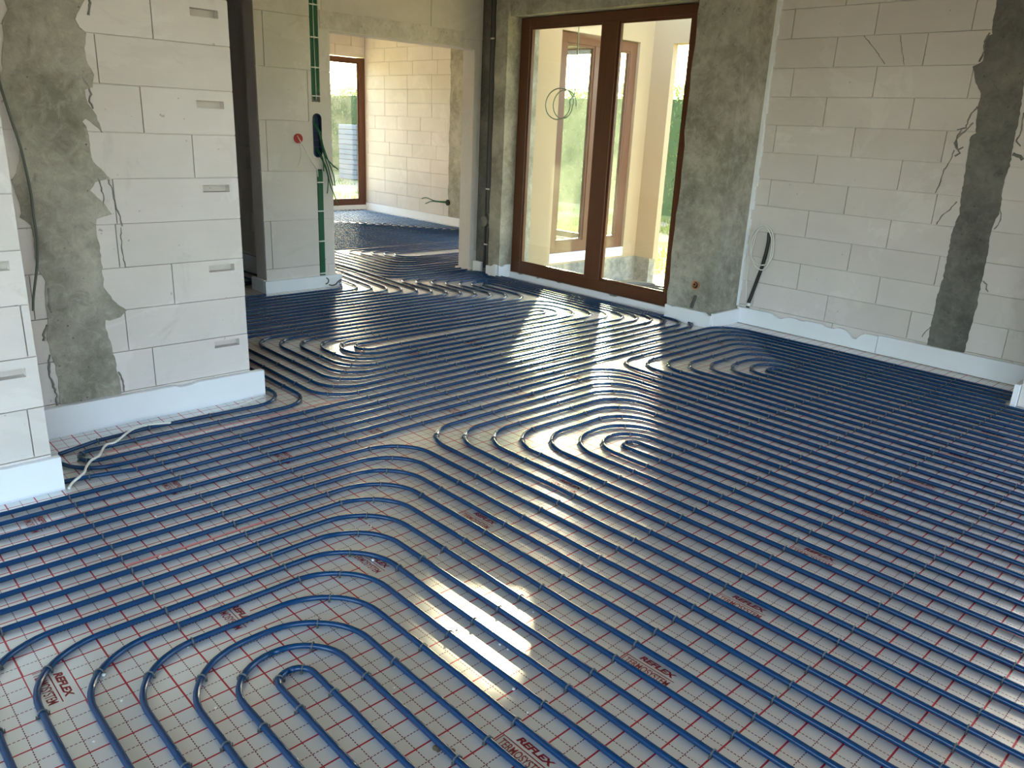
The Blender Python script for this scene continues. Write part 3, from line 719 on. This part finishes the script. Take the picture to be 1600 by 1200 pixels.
# ------------------------------------------------------------------ cables, boxes, conduits
def curve(pts, sub=6):
    """Catmull-Rom through world points"""
    P = [Vector(p) for p in pts]; P = [P[0] * 2 - P[1]] + P + [P[-1] * 2 - P[-2]]; out = []
    for i in range(1, len(P) - 2):
        for j in range(sub):
            t = j / sub; a, b, c, d = P[i - 1], P[i], P[i + 1], P[i + 2]
            out.append(0.5 * ((2 * b) + (-a + c) * t + (2 * a - 5 * b + 4 * c - d) * t * t + (-a + 3 * b - 3 * c + d) * t ** 3))
    out.append(P[-2]); return out
def tube(name, pts, r, m, parent=None, seg=7, sub=6, caps=True):
    mb = MB(); mb.tube(curve(pts, sub), r, seg, caps); return mb.build(name, m, parent, fix=False)
XC = -4.1
# upper bundle in the chased slot
t = empty('cable_bundle', (XC, 3.37, 1.6)); tag(t, 'upper bundle of green cables in the wall slot above the socket box', 'cables', 'green cables clipped into the wall slot')
ys = [3.344, 3.355, 3.366, 3.384, 3.395, 3.406]
for i, y in enumerate(ys):
    zend = 1.615 + 0.02 * abs(i - 2)
    tube('cable', [(XC - 0.004, y - 0.004 + .006 * (2.75 - 2.7), 2.76), (XC - 0.003, y - .002, 2.3), (XC - 0.005, y, 1.9), (XC - 0.004, y, 1.7), (XC - 0.012, 3.375 + (y - 3.375) * .6, zend)], 0.0058, M['green'], t)
tube('cable', [(XC + 0.004, 3.372, 2.76), (XC + 0.003, 3.37, 2.2), (XC + 0.004, 3.374, 1.8), (XC + 0.003, 3.376, 1.62)], 0.003, M['cable_white'], t)
for z in (2.36, 2.11, 1.875, 1.648):
    mb = MB(); mb.box((XC + 0.002, 3.336, z - .005), (XC + 0.0085, 3.414, z + .005), bev=.001); mb.box((XC + 0.006, 3.370, z - .008), (XC + 0.012, 3.380, z + .008), bev=.001); mb.build('cable_clip', M['clip_white'], t)
t = empty('cable_bundle', (XC, 3.39, 0.6)); tag(t, 'lower bundle of green cables in the wall slot below the socket box', 'cables', 'green cables clipped into the wall slot')
for i, y in enumerate((3.375, 3.385, 3.395, 3.405, 3.414)):
    tube('cable', [(XC - 0.02, y - .01, 1.035), (XC - 0.004, y - .002, 1.01), (XC - 0.003, y, 0.8), (XC - 0.004, y, 0.4), (XC - 0.003, y - .002, 0.085)], 0.0058, M['green'], t)
tube('cable', [(XC - 0.003, 3.365, 0.93), (XC - 0.003, 3.366, 0.5), (XC - 0.003, 3.363, 0.085)], 0.0035, M['black'], t)
for z in (0.932, 0.683, 0.416, 0.125):
    mb = MB(); mb.box((XC + 0.002, 3.36, z - .005), (XC + 0.0085, 3.421, z + .005), bev=.001); mb.build('cable_clip', M['clip_white'], t)
# slot backs
mb = MB(); mb.box((XC - 0.03, 3.335, 1.6), (XC - 0.022, 3.415, ZT)); mb.box((XC - 0.03, 3.36, 0.08), (XC - 0.022, 3.42, 1.045)); mb.box((XC - 0.2, 3.335, 0.08), (XC - 0.06, 3.42, ZT)); struct(mb.build('wall_partition_slot', M['mortar']))
# stadium shaped multi-gang socket box
t = empty('socket_box', (XC, 3.379, 1.325)); tag(t, 'long navy socket box with green cable ends hanging out of the wall', 'socket box')
def stadium(y0, y1, z0, z1, n=10):
    r = (y1 - y0) / 2; yc = (y0 + y1) / 2
    return [(yc + r * math.cos(a), z1 - r + r * math.sin(a)) for a in [PI * i / n for i in range(n + 1)]] + [(yc + r * math.cos(a), z0 + r + r * math.sin(a)) for a in [PI + PI * i / n for i in range(n + 1)]]
def prism_x(mb, ring, xa, xb):
    n = len(ring); vs = [(xa, y, z) for y, z in ring] + [(xb, y, z) for y, z in ring]
    mb.add(vs, [tuple(range(n)), tuple(range(2 * n - 1, n - 1, -1))] + [(i, i + n, (i + 1) % n + n, (i + 1) % n) for i in range(n)])
def ring_x(mb, o, i_, xa, xb):
    n = len(o); vs = [(xa, *p) for p in o] + [(xa, *p) for p in i_] + [(xb, *p) for p in o] + [(xb, *p) for p in i_]; fs = []
    for k in range(n):
        l = (k + 1) % n
        fs += [(k, l, n + l, n + k), (2 * n + k, 3 * n + k, 3 * n + l, 2 * n + l), (k, 2 * n + k, 2 * n + l, l), (n + k, n + l, 3 * n + l, 3 * n + k)]
    mb.add(vs, fs)
mb = MB(); ring_x(mb, stadium(3.337, 3.421, 1.142, 1.508), stadium(3.343, 3.415, 1.148, 1.502), XC - 0.045, XC + 0.004); prism_x(mb, stadium(3.342, 3.416, 1.147, 1.503), XC - 0.048, XC - 0.042); mb.build('casing', M['navy'], t)
st = stadium(3.336, 3.422, 1.141, 1.509); rc_ = []
for y, z in st: rc_.append((3.3345 if y < 3.379 else 3.4205, min(max(z, 1.1395), 1.5105)) if 1.19 < z < 1.46 else (min(max(3.379 + (y - 3.379) * 1.5, 3.3345), 3.4205), 1.1395 if z < 1.3 else 1.5105))
mb = MB(); ring_x(mb, rc_, st, XC - 0.02, XC - 0.0005); struct(mb.build('wall_partition_fill', M['block']))
for z in (1.415, 1.36, 1.285, 1.23):
    mb = MB(); mb.box((XC - 0.042, 3.345, z - .0015), (XC - 0.004, 3.413, z + .0015)); mb.build('divider', M['navy'], t)
# green cable ends hanging out of the box
loose = [([(3.36, 1.47), (3.345, 1.44), (3.36, 1.389), (3.392, 1.311), (3.412, 1.205), (3.462, 1.125), (3.53, 1.06)], .02), ([(3.365, 1.46), (3.35, 1.43), (3.37, 1.364), (3.397, 1.259), (3.424, 1.153), (3.454, 1.062), (3.477, 0.974), (3.501, 0.908)], .035),
         ([(3.37, 1.45), (3.362, 1.42), (3.382, 1.35), (3.40, 1.25), (3.42, 1.16), (3.485, 1.09), (3.545, 1.045)], .05), ([(3.385, 1.22), (3.40, 1.18), (3.411, 1.126), (3.414, 1.028)], .03), ([(3.375, 1.215), (3.40, 1.15), (3.435, 1.062), (3.469, 0.909), (3.505, 0.826), (3.542, 0.729)], .04),
         ([(3.38, 1.20), (3.42, 1.12), (3.455, 0.991), (3.448, 0.881), (3.441, 0.837)], .03), ([(3.36, 1.44), (3.38, 1.38), (3.41, 1.22), (3.45, 1.10), (3.49, 1.0), (3.502, 0.905)], .06)]
for l, o in loose:
    n = len(l); tube('cable_end', [(XC - 0.03 + (0.03 + o) * min(1, i / 2.2), y, z) for i, (y, z) in enumerate(l)], 0.0052, M['green'], t, seg=6)
# round red junction box with its two wires
t = empty('junction_box', (XC, 3.19, 1.298)); tag(t, 'round red junction box set in the wall left of the navy box', 'junction box')
def disc(y, z, r, n=20): return [(y + r * math.cos(2 * PI * i / n), z + r * math.sin(2 * PI * i / n)) for i in range(n)]
mb = MB(); ring_x(mb, disc(3.19, 1.298, .040), disc(3.19, 1.298, .033), XC - .002, XC + .012); mb.build('rim', M['redp'], t)
mb = MB(); prism_x(mb, disc(3.19, 1.298, .034), XC - .001, XC + .004); mb.box((XC + .003, 3.160, 1.294), (XC + .010, 3.22, 1.302)); mb.build('cover', M['redp'], t)
o = tube('cable', [(XC + 0.01, 3.178, 1.32), (XC + 0.022, 3.188, 1.295), (XC + .03, 3.222, 1.238), (XC + .028, 3.262, 1.176), (XC + .02, 3.303, 1.112), (XC + .005, 3.36, 1.045), (XC, 3.37, 0.98)], 0.0042, M['cable_white'], seg=6)
tag(o, 'white cable running from the red junction box down to the wall slot', 'cable')
o = tube('cable', [(XC + 0.012, 3.19, 1.27), (XC + .03, 3.197, 1.22), (XC + .03, 3.196, 1.17), (XC + .03, 3.175, 1.097), (XC + .03, 3.149, 1.06)], 0.0018, M['cable_white'], seg=5)
tag(o, 'thin curly wire hanging loose from the red junction box', 'wire')
# cable ends sticking out at the corner of the wall end
t = empty('cable_ends', (-4.05, 3.46, 0.0)); tag(t, 'short dark cable ends poking out at the foot of the cabled wall end', 'cables')
for pts in ([(-4.068, 3.40, 0.03), (-4.04, 3.405, 0.045), (-4.02, 3.40, 0.075), (-4.03, 3.385, 0.095)], [(-4.06, 3.43, 0.02), (-4.02, 3.44, 0.02), (-3.98, 3.46, 0.04)], [(-4.06, 3.50, 0.02), (-4.02, 3.50, 0.05), (-4.0, 3.515, 0.07), (-4.02, 3.535, 0.06), (-4.05, 3.53, 0.03)]):
    tube('cable', pts, 0.0055, M['pvc'], t)
# thin cable hanging along the left column
o = tube('cable', [(-1.668, 0.50, 1.75), (-1.665, 0.524, 1.553), (-1.66, 0.542, 1.43), (-1.66, 0.565, 1.297), (-1.662, 0.579, 1.126), (-1.66, 0.577, 1.019), (-1.66, 0.577, 0.915), (-1.655, 0.563, 0.812), (-1.65, 0.53, 0.672), (-1.652, 0.521, 0.608)], 0.0055, M['cable_grey']); tag(o, 'dark cable hanging along the left edge of the wide grey column', 'cable')
# pale cable on the floor by the left wall
o = tube('cable', [(-1.602, 1.55, .012), (-1.561, 1.435, .01), (-1.513, 1.289, .008), (-1.52, 1.159, .008), (-1.501, 1.031, .01), (-1.485, 0.978, .022), (-1.511, 0.889, .023), (-1.489, 0.829, .024), (-1.439, 0.777, .026), (-1.376, 0.714, .024), (-1.372, 0.674, .022), (-1.307, 0.634, .024), (-1.26, 0.607, .022), (-1.226, 0.567, .024), (-1.168, 0.531, .024), (-1.108, 0.502, .024), (-1.07, 0.449, .012), (-1.03, 0.424, .008)], 0.0055, M['cable_white'], seg=8)
tag(o, 'cream cable snaking over the blue pipes by the left wall', 'cable')
# white coil and black sleeve on the right wall
C1 = [(-1.045,.257),(-1.059,.375),(-1.048,.598),(-1.024,.76),(-.969,.817),(-.901,.783),(-.864,.681),(-.866,.566),(-.92,.508),(-1.002,.517),(-1.054,.583),(-1.066,.712),(-1.014,.797),(-.953,.812),(-.895,.748),(-.872,.651),(-.882,.521),(-.93,.467),(-1.0,.503),(-1.04,.58),(-1.045,.70),(-1.0,.79),(-.96,.80)]
o = tube('cable', [(-1.03, 5.535, 0.17)] + [(x, 5.545 - 0.0011 * i, z) for i, (x, z) in enumerate(C1)], 0.005, M['cable_white'], seg=7); tag(o, 'white cable coiled in loops on the right wall', 'cable')
t = empty('sleeve', (-0.95, 5.54, 0.45)); tag(t, 'black flexible sleeve leaning on the right wall through the white cable loops', 'conduit')
tube('tube', [(-0.925, 5.555, 0.765), (-0.918, 5.55, 0.674), (-0.937, 5.548, 0.512), (-0.972, 5.548, 0.36), (-1.0, 5.545, 0.235), (-1.01, 5.542, 0.19), (-1.012, 5.538, 0.14)], 0.0145, M['black'], t, seg=10)
mb = MB(); mb.tube([(-1.0105, 5.541, 0.18), (-1.0118, 5.5385, 0.155)], 0.0165, 10); mb.build('tape_band', M['clip_white'], t)
# outlet hole and grey stub in the post
t = empty('socket_box', (-1.292, 5.165, 0.318)); tag(t, 'round orange box with a curled wire in the concrete post right of the patio door', 'socket box')
mb = MB()
def ring_y(mb, o, i_, ya, yb):
    n = len(o); vs = [(p[0], ya, p[1]) for p in o] + [(p[0], ya, p[1]) for p in i_] + [(p[0], yb, p[1]) for p in o] + [(p[0], yb, p[1]) for p in i_]; fs = []
    for k in range(n):
        l = (k + 1) % n
        fs += [(k, l, n + l, n + k), (2 * n + k, 3 * n + k, 3 * n + l, 2 * n + l), (k, 2 * n + k, 2 * n + l, l), (n + k, n + l, 3 * n + l, 3 * n + k)]
    mb.add(vs, fs)
ring_y(mb, disc(-1.292, .318, .034), disc(-1.292, .318, .027), 5.158, 5.172); mb.build('rim', M['orange'], t)
mb = MB(); n = 20; dd = disc(-1.292, .318, .028); mb.add([(a, 5.163, b) for a, b in dd], [tuple(range(n))]); mb.build('cavity_shade', M['hole_shade'], t)  # flat dark disc, the shade inside the box put into its colour
tube('wire', [(-1.30, 5.162, .30), (-1.285, 5.15, .315), (-1.275, 5.145, .33), (-1.295, 5.145, .338), (-1.31, 5.15, .325), (-1.29, 5.15, .305)], 0.004, M['copper'], t, seg=6)
mb = MB(); mb.tube([(-1.283, 5.168, .235), (-1.285, 5.162, .20), (-1.292, 5.155, .17), (-1.30, 5.15, .13)], 0.0115, 8); o = mb.build('conduit', M['pvc'], fix=False); tag(o, 'stub of grey conduit in a gouge below the round orange box', 'conduit')
# drain pipe in the recess
t = empty('drain_pipe', (-3.885, 5.19, 0.0)); tag(t, 'tall dark grey drain pipe in the recess left of the patio door', 'pipe')
mb = MB(); mb.tube([(-3.892, 5.20, 2.77), (-3.887, 5.20, 1.7), (-3.877, 5.20, 0.62)], 0.022, 14); mb.tube([(-3.877, 5.20, 0.47), (-3.875, 5.20, 0.02)], 0.018, 12); mb.build('tube', M['pvc'], t, fix=False)
mb = MB(); mb.tube([(-3.93, 5.205, 2.77), (-3.925, 5.205, 1.5), (-3.93, 5.205, 0.05)], 0.014, 8); mb.build('tube', M['black'], t, fix=False)
mb = MB(); mb.tube([(-3.905, 5.155, .535), (-3.905, 5.185, .535)], 0.052, 22); mb.build('cap', M['thin_mortar'], t)
for z in (2.27, 0.86, 0.30): mb = MB(); mb.box((-3.905, 5.168, z - .007), (-3.855, 5.18, z + .007), bev=.002); mb.build('pipe_strap', M['clip_white'], t)
# cable with a loop hanging outside the patio door
hang = [(-3.20, 5.57, 2.76), (-3.204, 5.64, 2.60), (-3.204, 5.65, 2.3), (-3.202, 5.65, 2.0), (-3.205, 5.65, 1.80)]
for k in range(36):
    a = 0.25 - k * 2 * PI / 17; r = 1.0 if k < 18 else 0.80
    hang.append((-3.385 + 0.178 * r * math.cos(a) + (0.02 if k >= 18 else 0), 5.65 + 0.003 * k - .05, 1.704 + 0.145 * r ** .4 * math.sin(a)))
o = tube('cable', hang, 0.006, M['cable_sage'], seg=6, sub=3); tag(o, 'pale green cable hanging with a coiled loop outside the patio door', 'cable')
# wires low on the far wall
t = empty('wall_wires', (-7.33, 7.44, 0.32)); tag(t, 'two short green wires sticking out of a hole low in the far wall', 'wires')
mb = MB(); mb.tube([(-7.33, 7.436, .325), (-7.33, 7.46, .325)], 0.045, 12); mb.build('hole', M['hole_shade'], t)  # solid plug coloured dark as the shade of a hole
tube('wire', [(-7.33, 7.43, .34), (-7.45, 7.36, .335), (-7.554, 7.34, .338), (-7.68, 7.3, .37), (-7.764, 7.28, .35)], 0.008, M['green'], t, seg=5); tube('wire', [(-7.33, 7.43, .32), (-7.5, 7.36, .325), (-7.6, 7.33, .32), (-7.698, 7.3, .28)], 0.008, M['green'], t, seg=5)
# black pipe coil lying in the garden
t = MB()
for k in range(5): t.tube([(-3.2 + (.33 + .035 * k) * math.cos(a), 7.05 + (.33 + .035 * k) * math.sin(a), -0.28 + .018 * (k % 2)) for a in [2 * PI * i / 40 for i in range(41)]], 0.013, 7, False)
o = t.build('pipe_coil', M['pvc'], fix=False); tag(o, 'dark pipe coil lying on the ground outside the patio door', 'pipe coil')
# seam tape
for i, (x, y0, y1) in enumerate(((-0.305, 0.40, 0.95), (-1.335, 0.66, 1.9))):
    mb = MB(); mb.add([(x - .006, y0, .0012), (x + .006, y0, .0012), (x + .006, y1, .0012), (x - .006, y1, .0012)], [(0, 1, 2, 3)])
    o = mb.build('seam_tape', M['seam']); tag(o, ('pinkish tape strip on the foil seam near the bottom left pipes', 'pinkish tape strip on the foil seam near the left wall')[i], 'tape')

# foam crumbs and dirt on the foil
rnd = random.Random(21); cm = []
for q in range(4):
    bm = bmesh.new(); bmesh.ops.create_icosphere(bm, subdivisions=1, radius=1)
    for v in bm.verts: v.co *= rnd.uniform(0.6, 1.15)
    mb = MB(); mb.bm(bm); me = mb.mesh('foam_crumb'); me.materials.append(M['crumb']); cm.append(me)
spots = [(-.29, .51), (.13, .32)]
while len(spots) < 90:
    x = rnd.uniform(-1.2, 1.2) if rnd.random() < .8 else rnd.uniform(-4, 1); y = rnd.uniform(0, 1.6) if rnd.random() < .75 else rnd.uniform(1, 4.8)
    if inview(x, y) and not covered(x, y): spots.append((x, y))
for i, (x, y) in enumerate(spots):
    s = rnd.uniform(.0022, .0045) * (1.6 if i % 9 == 0 else 1)
    o = bpy.data.objects.new('foam_crumb', cm[i % 4]); COL.objects.link(o); o.location = (x, y, s * .8); o.scale = (s * 1.3, s, s * .8); o.rotation_euler = (0, 0, rnd.uniform(0, 6))
    tag(o, 'tiny white foam crumb lying on the foil between the pipes', 'crumb', 'foam crumbs on the foil')
for i, (x, y, s, l) in enumerate(((1.05, .70, .022, 'dark dirt clod between pipes below the sunlit patch'), (1.98, 2.02, .026, 'dark dirt clod near the bottom right corner'))):
    mb = MB()
    for k in range(9):
        bm = bmesh.new(); bmesh.ops.create_icosphere(bm, subdivisions=2, radius=1)
        c = Vector((x + rnd.uniform(-s, s), y + rnd.uniform(-s * .8, s * .8), 0)); sz = rnd.uniform(.2, .5) * s
        for v in bm.verts: v.co = c + Vector((v.co.x * sz * rnd.uniform(.8, 1.2), v.co.y * sz, max(0.0005, v.co.z * sz * .45)))
        mb.bm(bm)
    tag(mb.build('dirt_clod', M['dirt']), l, 'dirt')

# ------------------------------------------------------------------ garden
mb = MB(); mb.add([(-80, -60, -0.3), (60, -60, -0.3), (60, 90, -0.3), (-80, 90, -0.3)], [(0, 1, 2, 3)]); g = mb.build('ground', M['ground']); g['kind'] = 'structure'
def hedge(name, p0, p1, thick, h, n, label, seed):
    rnd = random.Random(seed); p0, p1 = Vector(p0), Vector(p1); d = (p1 - p0); L = d.length; d.normalize(); nn = Vector((-d.y, d.x))
    root = empty(name, (p0.x, p0.y, -.3)); tag(root, label, 'hedge')
    core = MB(); a = p0 + nn * thick * .25; b = p1 + nn * thick * .25; c = p1 + nn * thick * .75; e = p0 + nn * thick * .75
    core.add([(q.x, q.y, zz) for zz in (-.3, h * .93) for q in (a, b, c, e)], [(0, 1, 2, 3), (4, 5, 6, 7), (0, 1, 5, 4), (1, 2, 6, 5), (2, 3, 7, 6), (3, 0, 4, 7)])
    core.build('inner_branches', M['leaf'], root)
    f = MB()
    for i in range(n):
        s = rnd.uniform(0, L); hh = h * (1 + .07 * noise.noise(Vector((s * 1.4, seed, 0))) + .05 * noise.noise(Vector((s * 4, seed, 3))))
        col = .5 + .5 * math.sin(s * 2 * PI / .9)
        z = -.3 + (hh + .3) * rnd.random() ** .8; front = rnd.random()
        dep = (thick * (.5 - .42 * rnd.random() ** .5 * (1 - .15 * col))) if front < .7 else thick * (.5 + .42 * rnd.random() ** .5)
        if rnd.random() < .3: z = hh * rnd.uniform(.88, 1.03); dep = thick * rnd.random()
        p = p0 + d * s + nn * dep; sz = rnd.uniform(.04, .085)
        a3 = Vector((rnd.uniform(-1, 1), rnd.uniform(-1, 1), rnd.uniform(.2, 1.6))).normalized() * sz * 1.6; b3 = a3.cross(Vector((rnd.uniform(-1, 1), rnd.uniform(-1, 1), rnd.uniform(-1, 1)))).normalized() * sz * .45
        c3 = Vector((p.x, p.y, z)); f.add([c3 - b3, c3 + a3 * .5 - b3 * .3, c3 + a3, c3 + a3 * .5 + b3 * 1.2], [(0, 1, 2, 3)], max(.01, min(1, rnd.gauss(.45, .25))))
    o = f.build('foliage', M['leaf'], root, fix=False); return root
hedge('hedge', (-23.3, 14.5), (6, 14.5), 1.0, 2.35, 30000, 'tall dense green hedge beyond the garden outside the patio door', 1)
hedge('hedge', (-23.6, 14.3), (-23.6, -6), 1.0, 2.55, 12000, 'tall hedge seen through the narrow window of the far room', 2)
def grass(name, x0, x1, y0, y1, n, label, seed):
    rnd = random.Random(seed); f = MB()
    for i in range(n):
        x, y = rnd.uniform(x0, x1), rnd.uniform(y0, y1)
        if noise.noise(Vector((x * .5, y * .5, seed))) < -.12: continue
        h = rnd.uniform(.05, .13); a = rnd.uniform(0, PI); wv = .008; dx, dy = math.cos(a) * wv, math.sin(a) * wv; lx, ly = rnd.uniform(-.05, .05), rnd.uniform(-.05, .05)
        f.add([(x - dx, y - dy, -.3), (x + dx, y + dy, -.3), (x + lx, y + ly, -.3 + h)], [(0, 1, 2)], max(.01, rnd.random()))
    o = f.build(name, M['grass'], fix=False); tag(o, label, 'grass', kind='stuff')
grass('grass', -9, 0, 8.2, 14, 22000, 'sunlit yellow green grass outside the patio door', 1)
grass('grass', -18.8, -10, 3, 13.5, 14000, 'sunlit grass outside the far window', 2)
# stacked pavers seen through the far window
t = empty('paver_stack', (-18.9, 13.0, -.3)); tag(t, 'grey stack of pavers on the grass outside the far window', 'paver stack')
rnd = random.Random(5)
for k in range(11):
    mb = MB()
    for j in range(3): mb.box((-19.7 + rnd.uniform(-.015, .015), 13.12 + j * .13, -.28 + k * .145), (-18.9 + rnd.uniform(-.015, .015), 13.24 + j * .13, -.28 + k * .145 + .132), bev=.008)
    mb.build('paver_layer', M['grey_paver'], t)
